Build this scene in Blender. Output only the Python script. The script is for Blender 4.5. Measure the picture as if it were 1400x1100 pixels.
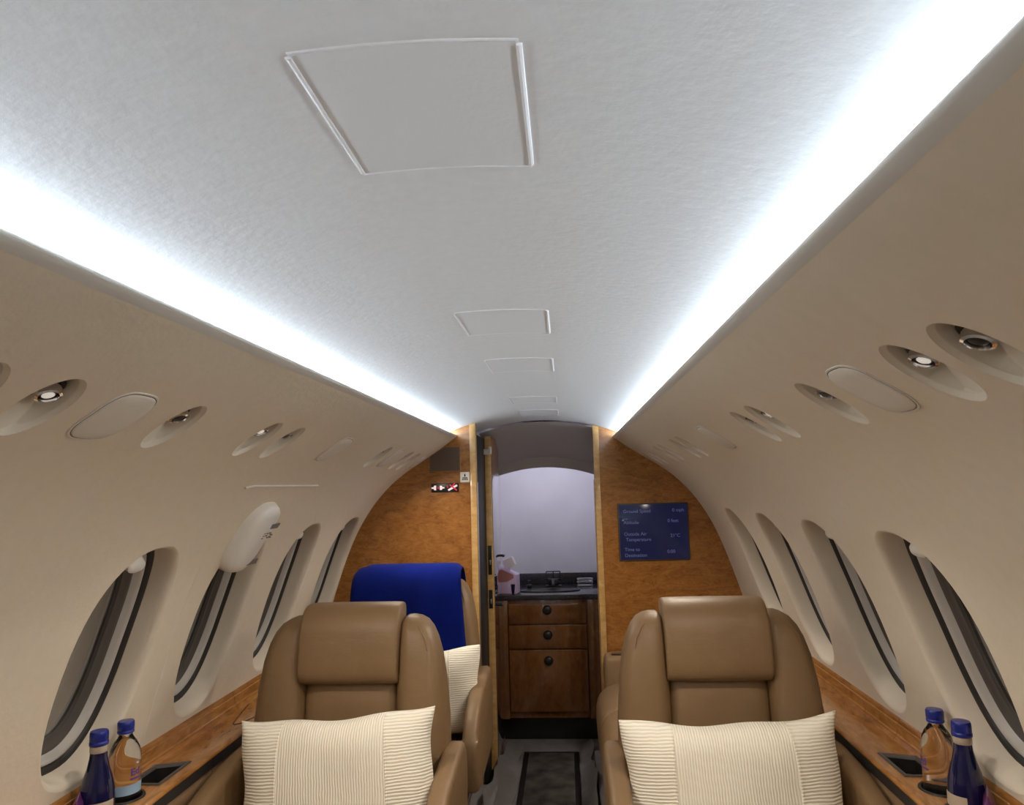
import bpy, bmesh, math, random
from math import sin, cos, pi, radians as R
from mathutils import Vector, Matrix
from mathutils.geometry import delaunay_2d_cdt
random.seed(4)
for o in list(bpy.data.objects): bpy.data.objects.remove(o)
SC = bpy.context.scene
COL = SC.collection

# ------------------------------------------------------------------ camera, world, exposure
cam = bpy.data.cameras.new('camera'); cam_o = bpy.data.objects.new('camera', cam); COL.objects.link(cam_o)
cam.sensor_fit = 'HORIZONTAL'; cam.sensor_width = 36.0; cam.lens = 36.0 * 1000 / 1400; cam.clip_start = 0.02
AX = ((0.9970170, 0.0348166, 0.0688828), (0.0723563, -0.1110123, -0.9911815), (-0.0268627, 0.9932090, -0.1132004))
m = Matrix(AX).to_4x4(); m.translation = Vector((0.114, 0.0, 1.32)); cam_o.matrix_world = m
SC.camera = cam_o
w = bpy.data.worlds.new('night'); SC.world = w; w.use_nodes = True
w.node_tree.nodes['Background'].inputs[0].default_value = (0.012, 0.013, 0.017, 1)
w.node_tree.nodes['Background'].inputs[1].default_value = 1.0
SC.view_settings.view_transform = 'Standard'; SC.view_settings.look = 'None'
SC.view_settings.gamma = 1.0; SC.view_settings.use_curve_mapping = False
SC.view_settings.exposure = 0.0
COVE = 37.5          # strength of the LED strips in the ceiling coves
READ_FILL = 2.45          # watts of each warm fill lamp added at the reading lights
VEST = 1.7           # watts of the galley lamp

SC.cycles.diffuse_bounces = 8

# ------------------------------------------------------------------ materials
def new_mat(name):
    mt = bpy.data.materials.new(name); mt.use_nodes = True
    nt = mt.node_tree; return mt, nt, nt.nodes['Principled BSDF']
def simple(name, col, rough=0.5, metal=0.0, bump=0.0, bscale=200.0, coat=0.0, emit=None, es=0.0, trans=0.0, ior=1.45, var=0.0, vscale=8.0, sheen=0.0):
    mt, nt, b = new_mat(name); I = b.inputs
    I['Base Color'].default_value = (*col, 1); I['Roughness'].default_value = rough; I['Metallic'].default_value = metal
    I['Coat Weight'].default_value = coat; I['Coat Roughness'].default_value = 0.08
    I['Transmission Weight'].default_value = trans; I['IOR'].default_value = ior; I['Sheen Weight'].default_value = sheen
    if emit: I['Emission Color'].default_value = (*emit, 1); I['Emission Strength'].default_value = es
    tc = nt.nodes.new('ShaderNodeTexCoord')
    if bump:
        n = nt.nodes.new('ShaderNodeTexNoise'); n.inputs['Scale'].default_value = bscale; n.inputs['Detail'].default_value = 4
        bp = nt.nodes.new('ShaderNodeBump'); bp.inputs['Strength'].default_value = bump; bp.inputs['Distance'].default_value = 0.002
        nt.links.new(tc.outputs['Object'], n.inputs['Vector']); nt.links.new(n.outputs['Fac'], bp.inputs['Height']); nt.links.new(bp.outputs['Normal'], I['Normal'])
    if var:
        n2 = nt.nodes.new('ShaderNodeTexNoise'); n2.inputs['Scale'].default_value = vscale; n2.inputs['Detail'].default_value = 5
        rp = nt.nodes.new('ShaderNodeValToRGB')
        rp.color_ramp.elements[0].position = 0.3; rp.color_ramp.elements[1].position = 0.7
        rp.color_ramp.elements[0].color = (*[c * (1 - var) for c in col], 1); rp.color_ramp.elements[1].color = (*[min(1, c * (1 + var)) for c in col], 1)
        nt.links.new(tc.outputs['Object'], n2.inputs['Vector']); nt.links.new(n2.outputs['Fac'], rp.inputs['Fac']); nt.links.new(rp.outputs['Color'], I['Base Color'])
    return mt
def wood(name, c0, c1, c2, sc=(3, 3, 3), dist=1.5, rough=0.25, coat=0.5, fine=6.0):
    mt, nt, b = new_mat(name); L = nt.links.new
    tc = nt.nodes.new('ShaderNodeTexCoord'); mp = nt.nodes.new('ShaderNodeMapping'); mp.inputs['Scale'].default_value = sc
    L(tc.outputs['Object'], mp.inputs['Vector'])
    n = nt.nodes.new('ShaderNodeTexNoise'); n.inputs['Scale'].default_value = 2.0; n.inputs['Detail'].default_value = 5; n.inputs['Distortion'].default_value = dist
    L(mp.outputs['Vector'], n.inputs['Vector'])
    n2 = nt.nodes.new('ShaderNodeTexNoise'); n2.inputs['Scale'].default_value = fine; n2.inputs['Detail'].default_value = 7; n2.inputs['Distortion'].default_value = dist * 1.6
    L(mp.outputs['Vector'], n2.inputs['Vector'])
    mx = nt.nodes.new('ShaderNodeMix'); mx.data_type = 'FLOAT'; mx.inputs[0].default_value = 0.5
    L(n.outputs['Fac'], mx.inputs[2]); L(n2.outputs['Fac'], mx.inputs[3])
    rp = nt.nodes.new('ShaderNodeValToRGB'); e = rp.color_ramp.elements
    e[0].position = 0.34; e[0].color = (*c0, 1); e[1].position = 0.66; e[1].color = (*c2, 1)
    k = e.new(0.5); k.color = (*c1, 1)
    L(mx.outputs[0], rp.inputs['Fac']); L(rp.outputs['Color'], b.inputs['Base Color'])
    b.inputs['Roughness'].default_value = rough; b.inputs['Coat Weight'].default_value = coat; b.inputs['Coat Roughness'].default_value = 0.06
    return mt
def ribbed(name, col, axis, pitch):
    # cream pillow cloth: woven ribs running along one axis of the pillow
    mt, nt, b = new_mat(name); L = nt.links.new
    tc = nt.nodes.new('ShaderNodeTexCoord'); n = nt.nodes.new('ShaderNodeTexNoise'); n.inputs['Scale'].default_value = 16; n.inputs['Detail'].default_value = 3
    L(tc.outputs['Object'], n.inputs['Vector'])
    wv = nt.nodes.new('ShaderNodeTexWave'); wv.bands_direction = axis; wv.inputs['Scale'].default_value = 0.314 / pitch; wv.inputs['Distortion'].default_value = 3.4
    wv.inputs['Detail'].default_value = 2.5; wv.inputs['Detail Scale'].default_value = 0.45; wv.inputs['Detail Roughness'].default_value = 0.6
    L(tc.outputs['Object'], wv.inputs['Vector'])
    n3 = nt.nodes.new('ShaderNodeTexNoise'); n3.inputs['Scale'].default_value = 420; L(tc.outputs['Object'], n3.inputs['Vector'])
    ad = nt.nodes.new('ShaderNodeMath'); ad.operation = 'MULTIPLY_ADD'; ad.inputs[1].default_value = 0.25; L(n3.outputs['Fac'], ad.inputs[0]); L(wv.outputs['Fac'], ad.inputs[2])
    bp = nt.nodes.new('ShaderNodeBump'); bp.inputs['Strength'].default_value = 0.55; bp.inputs['Distance'].default_value = 0.002
    L(ad.outputs[0], bp.inputs['Height']); L(bp.outputs['Normal'], b.inputs['Normal'])
    rp = nt.nodes.new('ShaderNodeValToRGB'); e = rp.color_ramp.elements
    e[0].position = 0.05; e[0].color = (*[c * 0.80 for c in col], 1); e[1].position = 0.6; e[1].color = (*col, 1)
    L(wv.outputs['Fac'], rp.inputs['Fac']); L(rp.outputs['Color'], b.inputs['Base Color'])
    b.inputs['Roughness'].default_value = 0.95; b.inputs['Sheen Weight'].default_value = 0.2
    return mt

M = {}
M['ceiling'] = simple('ceiling_fabric', (0.84, 0.84, 0.835), 0.95, bump=0.35, bscale=90, var=0.02, vscale=60)
M['panel'] = simple('ceiling_panel_fabric', (0.84, 0.84, 0.835), 0.95, bump=0.2, bscale=140)
M['panel_edge'] = simple('ceiling_panel_edge', (0.93, 0.93, 0.93), 0.6)
M['wall'] = simple('cream_wall_fabric', (0.755, 0.672, 0.545), 0.9, bump=0.25, bscale=110, var=0.02, vscale=40)
M['reveal'] = simple('cream_reveal', (0.76, 0.685, 0.57), 0.8, bump=0.1, bscale=120)
M['lip'] = simple('cove_lip_plastic', (0.74, 0.73, 0.69), 0.5)
M['bezel'] = simple('window_bezel_grey', (0.52, 0.50, 0.47), 0.45)
M['gasket'] = simple('dark_gasket', (0.028, 0.026, 0.025), 0.5)
M['gasket2'] = simple('brown_gasket', (0.085, 0.075, 0.068), 0.5)
M['pane'] = simple('night_window_glass', (0.02, 0.02, 0.022), 0.06, trans=0.35)
M['handle_white'] = simple('white_shade_handle', (0.85, 0.84, 0.80), 0.35)
M['vent_bowl'] = simple('cream_vent_plastic', (0.74, 0.69, 0.60), 0.5)
M['chrome'] = simple('chrome', (0.75, 0.75, 0.77), 0.12, 1.0)
M['black'] = simple('black_plastic', (0.012, 0.012, 0.013), 0.35)
M['cover'] = simple('cover_plate_cream', (0.78, 0.74, 0.67), 0.55)
M['led'] = simple('led_strip', (1, 1, 1), 0.5, emit=(0.73, 0.865, 1.0), es=COVE)
M['burl'] = wood('burl_veneer', (0.20, 0.072, 0.014), (0.335, 0.135, 0.028), (0.44, 0.195, 0.05), (3, 3, 7), 2.6, 0.28, 0.35, 5.0)
M['ledge_wood'] = wood('ledge_veneer', (0.27, 0.11, 0.026), (0.40, 0.175, 0.045), (0.50, 0.245, 0.075), (9, 2.2, 9), 1.6, 0.22, 0.6, 4.0)
M['maple'] = wood('light_edge_wood', (0.50, 0.29, 0.10), (0.60, 0.36, 0.13), (0.70, 0.46, 0.19), (6, 6, 14), .6, 0.35, 0.3, 3.0)
M['cabinet'] = wood('dark_cabinet_veneer', (0.115, 0.042, 0.010), (0.155, 0.058, 0.014), (0.195, 0.076, 0.02), (6, 6, 2.5), 1.5, 0.16, 0.6, 4.0)
M['leather'] = simple('tan_leather', (0.225, 0.138, 0.066), 0.48, bump=0.22, bscale=260, var=0.07, vscale=7)
def creases(mt):
    nt = mt.node_tree; L = nt.links.new; b = nt.nodes['Principled BSDF']; old = b.inputs['Normal'].links[0].from_socket
    tc = nt.nodes.new('ShaderNodeTexCoord'); mp = nt.nodes.new('ShaderNodeMapping'); mp.inputs['Scale'].default_value = (5, 5, 10)
    mp.inputs['Rotation'].default_value = (0, .25, 0)
    n = nt.nodes.new('ShaderNodeTexNoise'); n.inputs['Scale'].default_value = 1.6; n.inputs['Detail'].default_value = 2.5; n.inputs['Distortion'].default_value = .6
    bp = nt.nodes.new('ShaderNodeBump'); bp.inputs['Strength'].default_value = .2; bp.inputs['Distance'].default_value = .012
    L(tc.outputs['Object'], mp.inputs['Vector']); L(mp.outputs['Vector'], n.inputs['Vector']); L(n.outputs['Fac'], bp.inputs['Height']); L(old, bp.inputs['Normal']); L(bp.outputs['Normal'], b.inputs['Normal'])
creases(M['leather'])
M['leather_dark'] = simple('tan_leather_side', (0.27, 0.17, 0.09), 0.5, bump=0.2, bscale=220, var=0.06)
M['seam'] = simple('leather_seam_thread', (0.16, 0.10, 0.055), 0.7)
M['pillow_v'] = ribbed('pillow_ribs_upright', (0.92, 0.86, 0.73), 'X', 0.0064)
M['pillow_h'] = ribbed('pillow_ribs_level', (0.92, 0.86, 0.73), 'Z', 0.0072)
M['blanket'] = simple('royal_blue_fleece', (0.001, 0.008, 0.13), 0.95, bump=0.5, bscale=160, sheen=0.05, var=0.12, vscale=14)
M['blanket'].node_tree.nodes['Principled BSDF'].inputs['Specular IOR Level'].default_value = 0.1
M['glass'] = simple('bottle_glass', (0.97, 0.985, 1.0), 0.01, trans=1.0, ior=1.33)
M['blue_glass'] = simple('cobalt_glass', (0.002, 0.004, 0.05), 0.06, coat=0.4)
M['blue_cap'] = simple('blue_cap', (0.006, 0.018, 0.24), 0.3, coat=0.3)
M['neck'] = simple('bottle_neck_band', (0.45, 0.38, 0.30), 0.25, coat=0.6)
M['purple'] = simple('purple_print', (0.10, 0.05, 0.25), 0.5)
M['label_blue'] = simple('pale_blue_label', (0.30, 0.45, 0.62), 0.4)
M['label_cream'] = simple('cream_label', (0.50, 0.42, 0.32), 0.5)
M['packet'] = simple('purple_packet_foil', (0.13, 0.03, 0.15), 0.3, coat=0.5, bump=0.5, bscale=40)
M['carpet'] = simple('grey_floor_cover', (0.20, 0.19, 0.19), 0.45, bump=0.8, bscale=30, var=0.2, vscale=9)
M['film'] = simple('crumpled_plastic_film', (0.20, 0.185, 0.18), 0.35, bump=1.0, bscale=26, var=0.15, vscale=12)
M['rug'] = simple('mottled_aisle_rug', (0.060, 0.052, 0.045), 0.95, bump=0.8, bscale=300, var=0.75, vscale=11)
M['stone'] = simple('dark_stone_counter', (0.035, 0.035, 0.042), 0.18, var=0.4, vscale=120, coat=0.3)
M['white_panel'] = simple('white_galley_panel', (0.78, 0.76, 0.80), 0.6, var=0.04, vscale=5)
M['brown_lining'] = simple('vestibule_lining', (0.55, 0.50, 0.46), 0.8)
M['grille'] = simple('brown_grey_grille', (0.125, 0.088, 0.065), 0.7)
M['screen'] = simple('blue_screen', (0.010, 0.012, 0.03), 0.15, emit=(0.004, 0.006, 0.026), es=1.0)
M['screen_text'] = simple('screen_text', (0.05, 0.06, 0.1), 0.4, emit=(0.05, 0.058, 0.15), es=1.0)
M['sign_red'] = simple('sign_red', (0.4, 0.02, 0.03), 0.4, emit=(0.75, 0.03, 0.07), es=0.5)
M['sign_white'] = simple('sign_white', (0.8, 0.7, 0.7), 0.4, emit=(1.0, 0.72, 0.75), es=0.55)
M['white_plate'] = simple('white_plate', (0.80, 0.78, 0.72), 0.4)
M['grey_print'] = simple('grey_print', (0.20, 0.18, 0.17), 0.6)
M['steel'] = simple('steel', (0.55, 0.55, 0.56), 0.3, 1.0)
M['dark_steel'] = simple('dark_steel', (0.09, 0.09, 0.10), 0.25, 0.9)
M['mirror'] = simple('mirror_panel', (0.70, 0.66, 0.66), 0.04, 1.0)
M['tissue'] = simple('tissue_paper', (0.85, 0.82, 0.92), 0.9)
M['tissue_box'] = simple('tissue_box_card', (0.62, 0.50, 0.72), 0.6)
M['tissue_pink'] = simple('tissue_box_pink', (0.38, 0.16, 0.15), 0.6)
M['door_black'] = simple('closet_side_black', (0.018, 0.018, 0.02), 0.5)
M['lamp'] = simple('galley_lamp', (1, 1, 1), 0.5, emit=(0.86, 0.88, 1.0), es=6.0)
M['read_lens'] = simple('reading_lens', (1, 1, 1), 0.3, emit=(1.0, 0.94, 0.86), es=0.35)
M['outer'] = simple('fuselage_skin', (0.02, 0.02, 0.02), 0.8)

# ------------------------------------------------------------------ mesh helpers
def link(me, name, mat, parent=None, smooth=40):
    o = bpy.data.objects.new(name, me); COL.objects.link(o)
    if mat: me.materials.append(M[mat] if isinstance(mat, str) else mat)
    if smooth:
        for p in me.polygons: p.use_smooth = True
        me.set_sharp_from_angle(angle=R(smooth))
    if parent: o.parent = parent
    return o
def mesh(name, v, f, mat, parent=None, smooth=40, fix=True):
    me = bpy.data.meshes.new(name); me.from_pydata([tuple(p) for p in v], [], f); me.update()
    if fix:
        bm = bmesh.new(); bm.from_mesh(me); bmesh.ops.remove_doubles(bm, verts=bm.verts, dist=1e-6); bmesh.ops.recalc_face_normals(bm, faces=bm.faces); bm.to_mesh(me); bm.free()
    return link(me, name, mat, parent, smooth)
class MB:
    def __init__(s): s.v = []; s.f = []
    def add(s, v, f):
        b = len(s.v); s.v += [Vector(p) for p in v]; s.f += [[i + b for i in q] for q in f]; return s
    def build(s, name, mat, parent=None, smooth=40): return mesh(name, s.v, s.f, mat, parent, smooth)
def loft(rings, caps=True, closed=True):
    n = len(rings[0]); v = [p for r in rings for p in r]; f = []
    for k in range(len(rings) - 1):
        for i in range(n if closed else n - 1):
            j = (i + 1) % n; f.append([k * n + i, k * n + j, (k + 1) * n + j, (k + 1) * n + i])
    if caps:
        if caps != 'end': f.append(list(range(n))[::-1])
        f.append([(len(rings) - 1) * n + i for i in range(n)])
    return v, f
def boxg(c, s, bev=0.0, seg=2, rot=None):
    bm = bmesh.new(); bmesh.ops.create_cube(bm, size=1)
    for q in bm.verts: q.co = Vector((q.co.x * s[0], q.co.y * s[1], q.co.z * s[2]))
    if bev: bmesh.ops.bevel(bm, geom=bm.edges[:] , offset=bev, segments=seg, profile=0.5, affect='EDGES')
    bm.verts.ensure_lookup_table()
    v = [Vector(q.co) for q in bm.verts]
    if rot: v = [rot @ p for p in v]
    v = [p + Vector(c) for p in v]; f = [[q.index for q in fc.verts] for fc in bm.faces]; bm.free(); return v, f
def box(name, c, s, mat, parent=None, bev=0.0, seg=2, rot=None):
    return mesh(name, *boxg(c, s, bev, seg, rot), mat, parent, 35)
def tubeg(path, r, n=8, caps=True):
    path = [Vector(p) for p in path]; rings = []; up = None
    for i, p in enumerate(path):
        t = (path[min(i + 1, len(path) - 1)] - path[max(i - 1, 0)]).normalized()
        a = t.orthogonal().normalized() if up is None else (up - t * up.dot(t)).normalized()
        up = a; b = t.cross(a); rr = r[i] if isinstance(r, (list, tuple)) else r
        rings.append([p + (a * cos(2 * pi * k / n) + b * sin(2 * pi * k / n)) * rr for k in range(n)])
    return loft(rings, caps)
def latheg(prof, c=(0, 0, 0), n=32):
    rings = [[Vector((c[0] + r * cos(2 * pi * k / n), c[1] + r * sin(2 * pi * k / n), c[2] + z)) for k in range(n)] for r, z in prof]
    return loft(rings, True)
def sgp(x, e): return math.copysign(abs(x) ** e, x)
def sering(c, a, b, ha, hb, e, n=28):
    c, a, b = Vector(c), Vector(a), Vector(b)
    return [c + a * (ha * sgp(cos(2 * pi * k / n), e)) + b * (hb * sgp(sin(2 * pi * k / n), e)) for k in range(n)]
def prism(name, poly, y0, y1, mat, parent=None, bev=0.0):
    # polygon given in (x, z), extruded along y
    bm = bmesh.new(); vs = [bm.verts.new((p[0], y0, p[1])) for p in poly]; fc = bm.faces.new(vs)
    r = bmesh.ops.extrude_face_region(bm, geom=[fc])
    for q in r['geom']:
        if isinstance(q, bmesh.types.BMVert): q.co.y = y1
    bmesh.ops.recalc_face_normals(bm, faces=bm.faces)
    if bev: bmesh.ops.bevel(bm, geom=[e for e in bm.edges], offset=bev, segments=2, profile=0.5, affect='EDGES')
    me = bpy.data.meshes.new(name); bm.to_mesh(me); bm.free(); return link(me, name, mat, parent, 35)
def textmesh(name, s, size, mat, parent=None, align='LEFT', ext=0.0004, bold=0.0):
    cu = bpy.data.curves.new(name, 'FONT'); cu.body = s; cu.size = size; cu.extrude = ext; cu.align_x = align; cu.offset = bold
    t = bpy.data.objects.new(name, cu); COL.objects.link(t)
    dg = bpy.context.evaluated_depsgraph_get(); me = bpy.data.meshes.new_from_object(t.evaluated_get(dg)); bpy.data.objects.remove(t); bpy.data.curves.remove(cu)
    me.materials.clear(); return link(me, name, mat, parent, 0)
def empty(name, loc=(0, 0, 0), rz=0.0, label=None, cat=None, group=None):
    o = bpy.data.objects.new(name, None); o.empty_display_size = 0.05; COL.objects.link(o); o.location = loc; o.rotation_euler = (0, 0, rz)
    return tag(o, label, cat, group)
def tag(o, label=None, cat=None, group=None, kind=None):
    if label: o['label'] = label
    if cat: o['category'] = cat
    if group: o['group'] = group
    if kind: o['kind'] = kind
    return o
def copy_tree(o, parent=None):
    c = o.copy(); COL.objects.link(c); c.parent = parent
    for ch in list(o.children): copy_tree(ch, c)
    return c

# ------------------------------------------------------------------ cabin cross-section
CP = [(.350, 1.542), (.42, 1.491), (.50, 1.439), (.57, 1.394), (.635, 1.344), (.70, 1.277), (.755, 1.201), (.80, 1.120), (.84, 1.025), (.875, .925), (.908, .82), (.935, .72), (.952, .62), (.958, .52)]
def catmull(P, n=16):
    P = [Vector(p) for p in P]; Q = [2 * P[0] - P[1], *P, 2 * P[-1] - P[-2]]; out = []
    for i in range(1, len(Q) - 2):
        a, b, c, d = Q[i - 1:i + 3]
        for k in range(n):
            t = k / n; out.append(.5 * ((2 * b) + (c - a) * t + (2 * a - 5 * b + 4 * c - d) * t * t + (3 * b - a - 3 * c + d) * t ** 3))
    out.append(P[-1]); return out
WP = catmull(CP); WS = [0.0]
for a, b in zip(WP, WP[1:]): WS.append(WS[-1] + (b - a).length)
def prof(s):
    s = max(0.0, min(WS[-1] - 1e-6, s)); lo, hi = 0, len(WS) - 1
    while hi - lo > 1:
        md = (lo + hi) // 2
        if WS[md] <= s: lo = md
        else: hi = md
    t = (s - WS[lo]) / (WS[hi] - WS[lo]); p = WP[lo].lerp(WP[hi], t)
    a, b = WP[max(0, lo - 3)], WP[min(len(WP) - 1, hi + 3)]; d = (b - a).normalized()
    return p, Vector((-d.y, d.x))       # point and outward normal (x, z)
def wp(side, y, s, dep=0.0):
    p, n = prof(s); q = p + n * dep; return Vector((side * q.x, y, q.y))
def ceil_z(x): return 1.635 - 0.5 * x * x
YB, YL, YR = -1.3, 3.16, 3.55         # rear wall, left bulkhead, right bulkhead

def struct(o): o['kind'] = 'structure'; return o
# ------------------------------------------------------------------ ceiling
def build_ceiling():
    xs = [-.463 + .926 * i / 48 for i in range(49)]; ys = [YB + (3.57 - YB) * i / 60 for i in range(61)]
    v = [(x, y, ceil_z(x)) for y in ys for x in xs]; n = len(xs)
    f = [[j * n + i, (j + 1) * n + i, (j + 1) * n + i + 1, j * n + i + 1] for j in range(60) for i in range(48)]
    c = struct(mesh('ceiling', v, f, 'ceiling', fix=False))
    for y0, y1 in ((-.32, -.12), (.48, .685), (1.28, 1.482), (1.785, 1.99), (2.585, 2.78), (3.04, 3.27)):
        x0, x1 = -.075, .092
        def slab(x0, x1, y0, y1, h, bv):
            N = 10; rows = []
            for yy, hh, gi in ((y0, 0, 0), (y0 + bv, h, bv), (y1 - bv, h, bv), (y1, 0, 0)):
                row = []
                for q in [(x0, 0)] + [(x0 + bv + (x1 - x0 - 2 * bv) * i / N, 1) for i in range(N + 1)] + [(x1, 0)]:
                    row.append(Vector((q[0], yy, ceil_z(q[0]) - (hh if q[1] else 0))))
                rows.append(row)
            vv = [p for r in rows for p in r]; k = len(rows[0])
            return vv, [[a * k + b, a * k + b + 1, (a + 1) * k + b + 1, (a + 1) * k + b] for a in range(3) for b in range(k - 1)]
        p = mesh('access_panel', *slab(x0, x1, y0, y1, .0012, .002), 'panel', c, 15)
        t = MB()      # bright rounded edging at the two long sides and the front
        for xx in (x0, x1):
            t.add(*tubeg([(xx, y0 + .004, ceil_z(xx) - .0), (xx, y1 - .004, ceil_z(xx) - .0)], .0026, 8))
        t.add(*tubeg([(x0 + (x1 - x0) * i / 8, y1, ceil_z(x0 + (x1 - x0) * i / 8) - .0) for i in range(9)], .0019, 8))
        t.add(*tubeg([(x0 + (x1 - x0) * i / 8, y0, ceil_z(x0 + (x1 - x0) * i / 8) - .0) for i in range(9)], .0012, 8))
        t.build('panel_edging', 'panel_edge', p)
build_ceiling()

# ------------------------------------------------------------------ curved side walls with window and vent openings
WIN_S, WIN_HS, WIN_HY, WIN_E = .785, .262, .157, .80
WIN_Y = (1.535, 2.02, 2.505, 2.99)
VENT_S, VENT_HS, VENT_HY = .2, .060, .041
VENTS = {-1: (-.45, .10, .71, .835, 1.14, 1.465, 1.598, 2.44, 2.795, 2.925), 1: (-.45, .10, .71, .818, 1.12, 1.437, 1.56, 2.345, 2.48, 2.79, 2.93, 3.24, 3.375)}  # first two positions per side are out of view, added to carry fill lamps
COVERS = {-1: (.976, 1.957, 2.606, 3.10), 1: (.968, 1.945)}
def hole_ring(side, yc, sc, hy, hs, e, dep=0.0, n=56, sshift=0.0):
    return [wp(side, yc + hy * sgp(cos(2 * pi * k / n), e), sc + sshift + hs * sgp(sin(2 * pi * k / n), e), dep) for k in range(n)]
def build_wall(side):
    y1 = 3.20 if side < 0 else 3.58
    holes = [(y, WIN_S, WIN_HY, WIN_HS, WIN_E) for y in WIN_Y] + [(y, VENT_S, VENT_HY, VENT_HS, 1.0) for y in VENTS[side]]
    pts, edges = [], []
    def F(h, y, s): return abs((y - h[0]) / h[2]) ** (2 / h[4]) + abs((s - h[1]) / h[3]) ** (2 / h[4])
    smax = WS[-1]; NY = 110; NS = 56
    bnd = [(YB + (y1 - YB) * i / NY, 0.0) for i in range(NY)] + [(y1, smax * i / NS) for i in range(NS)] + [(y1 - (y1 - YB) * i / NY, smax) for i in range(NY)] + [(YB, smax - smax * i / NS) for i in range(NS)]
    def inside_wall(y): return y < y1 - .001
    nb = len(bnd); pts += bnd; edges += [(i, (i + 1) % nb) for i in range(nb)]
    use = []
    for h in holes:
        if h[0] + h[2] > y1 - .004: continue
        use.append(h); n = 56; b = len(pts)
        for k in range(n): pts.append((h[0] + h[2] * sgp(cos(2 * pi * k / n), h[4]), h[1] + h[3] * sgp(sin(2 * pi * k / n), h[4])))
        edges += [(b + k, b + (k + 1) % n) for k in range(n)]
    for i in range(1, NY):
        for j in range(1, NS):
            y, s = YB + (y1 - YB) * i / NY, smax * j / NS
            if all(F(h, y, s) > 1.12 for h in use): pts.append((y, s))
    vv, ee, ff, *_ = delaunay_2d_cdt([Vector(p) for p in pts], edges, [], 0, 1e-6)
    keep = []
    for t in ff:
        c = sum((vv[i] for i in t), Vector((0, 0))) / len(t)
        if all(F(h, c.x, c.y) > .985 for h in use): keep.append(list(t) if side > 0 else list(t)[::-1])
    wl = struct(mesh('wall_right' if side > 0 else 'wall_left', [wp(side, p.x, p.y) for p in vv], keep, 'wall', None, 60, fix=False))
    # rounded cove lip and light trough on top of the wall
    lp = [(.3625, 1.5328), (.3555, 1.5365), (.3505, 1.5405), (.349, 1.5435), (.3505, 1.5465), (.354, 1.5475), (.358, 1.5455), (.362, 1.540), (.366, 1.5345), (.40, 1.5105), (.45, 1.4765), (.462, 1.4745), (.462, 1.534)]
    a = [Vector((side * x, YB, z)) for x, z in lp]; b = [Vector((side * x, y1, z)) for x, z in lp]
    mesh('cove_lip', *loft([a, b], False, False), 'lip', wl, 60)
    return wl
WALL = {s: build_wall(s) for s in (-1, 1)}
for side in (-1, 1):
    y1 = 3.15 if side < 0 else 3.54
    prof_led = [(.388, 1.534), (.388, 1.5495), (.391, 1.5495), (.391, 1.534)]
    o = mesh('cove_light', *loft([[Vector((side * x, YB, z)) for x, z in prof_led], [Vector((side * x, y1, z)) for x, z in prof_led]]), 'led', None, 0)
    mesh('mounting_rail', *boxg((side * .3935, (YB + y1) / 2, 1.5385), (.0045, y1 - YB, .034)), 'steel', o, 0)
    tag(o, 'long white light strip glowing in the ceiling cove over the %s' % ('seat with the blue blanket' if side < 0 else 'wall with the blue screen'), 'light')

# windows
def build_window(side, yc, idx):
    w = struct(empty('window_%d' % idx)); e = WIN_E
    def ring(sc, dep): return hole_ring(side, yc, WIN_S, WIN_HY * sc if sc > .5 else WIN_HY - (1 - sc), WIN_HS * sc, e, dep, 56)
    def ringd(inset, dep, dy=0.0): return hole_ring(side, yc + dy, WIN_S, WIN_HY - inset, WIN_HS - inset, e, dep, 56)
    mesh('reveal', *loft([ringd(0, 0), ringd(.0045, .0016), ringd(.0085, .006), ringd(.0115, .012), ringd(.0135, .022), ringd(.015, .038), ringd(.0165, .054)], False), 'reveal', w, 60)
    mesh('gasket', *loft([ringd(.0155, .052), ringd(.0215, .0515), ringd(.028, .057), ringd(.031, .066)], False), 'gasket', w, 50)
    mesh('bezel', *loft([ringd(.0295, .062), ringd(.032, .0585), ringd(.036, .059), ringd(.041, .065), ringd(.047, .077)], False), 'bezel', w, 60)
    mesh('inner_gasket', *loft([ringd(.046, .075), ringd(.053, .0765), ringd(.056, .081), ringd(.070, .083), ringd(.073, .094)], False), 'gasket2', w, 50)
    r0 = ringd(.070, .090); rings = [r0]
    for k in (.75, .5, .25):
        rings.append([wp(side, yc + (WIN_HY - .070) * k * sgp(cos(2 * pi * q / 56), e), WIN_S + (WIN_HS - .070) * k * sgp(sin(2 * pi * q / 56), e), .090) for q in range(56)])
    mesh('pane', *loft(rings, 'end'), 'pane', w, 60)
    # white pull lip of the roller shade at the top of the opening
    c = [wp(side, yc + .002 + .030 * sgp(cos(t), .8), WIN_S - WIN_HS + .066 + .013 * sin(t), .030) for t in [2 * pi * k / 24 for k in range(24)]]
    c2 = [wp(side, yc + .002 + .036 * sgp(cos(t), .8), WIN_S - WIN_HS + .054 + .020 * sin(t), .064) for t in [2 * pi * k / 24 for k in range(24)]]
    c0 = [wp(side, yc + .002 + .022 * sgp(cos(t), .8), WIN_S - WIN_HS + .067 + .008 * sin(t), .026) for t in [2 * pi * k / 24 for k in range(24)]]
    mesh('shade_handle', *loft([c0, c, c2], True), 'handle_white', w, 50)
    # outer skin well behind the pane
    mesh('outer_pane', *loft([ringd(.030, .114), ringd(.030, .135)], True), 'outer', w, 50)
i = 1
for side in (-1, 1):
    for y in WIN_Y:
        if side < 0 and y + WIN_HY > 3.196: continue
        build_window(side, y, i); i += 1

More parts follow.
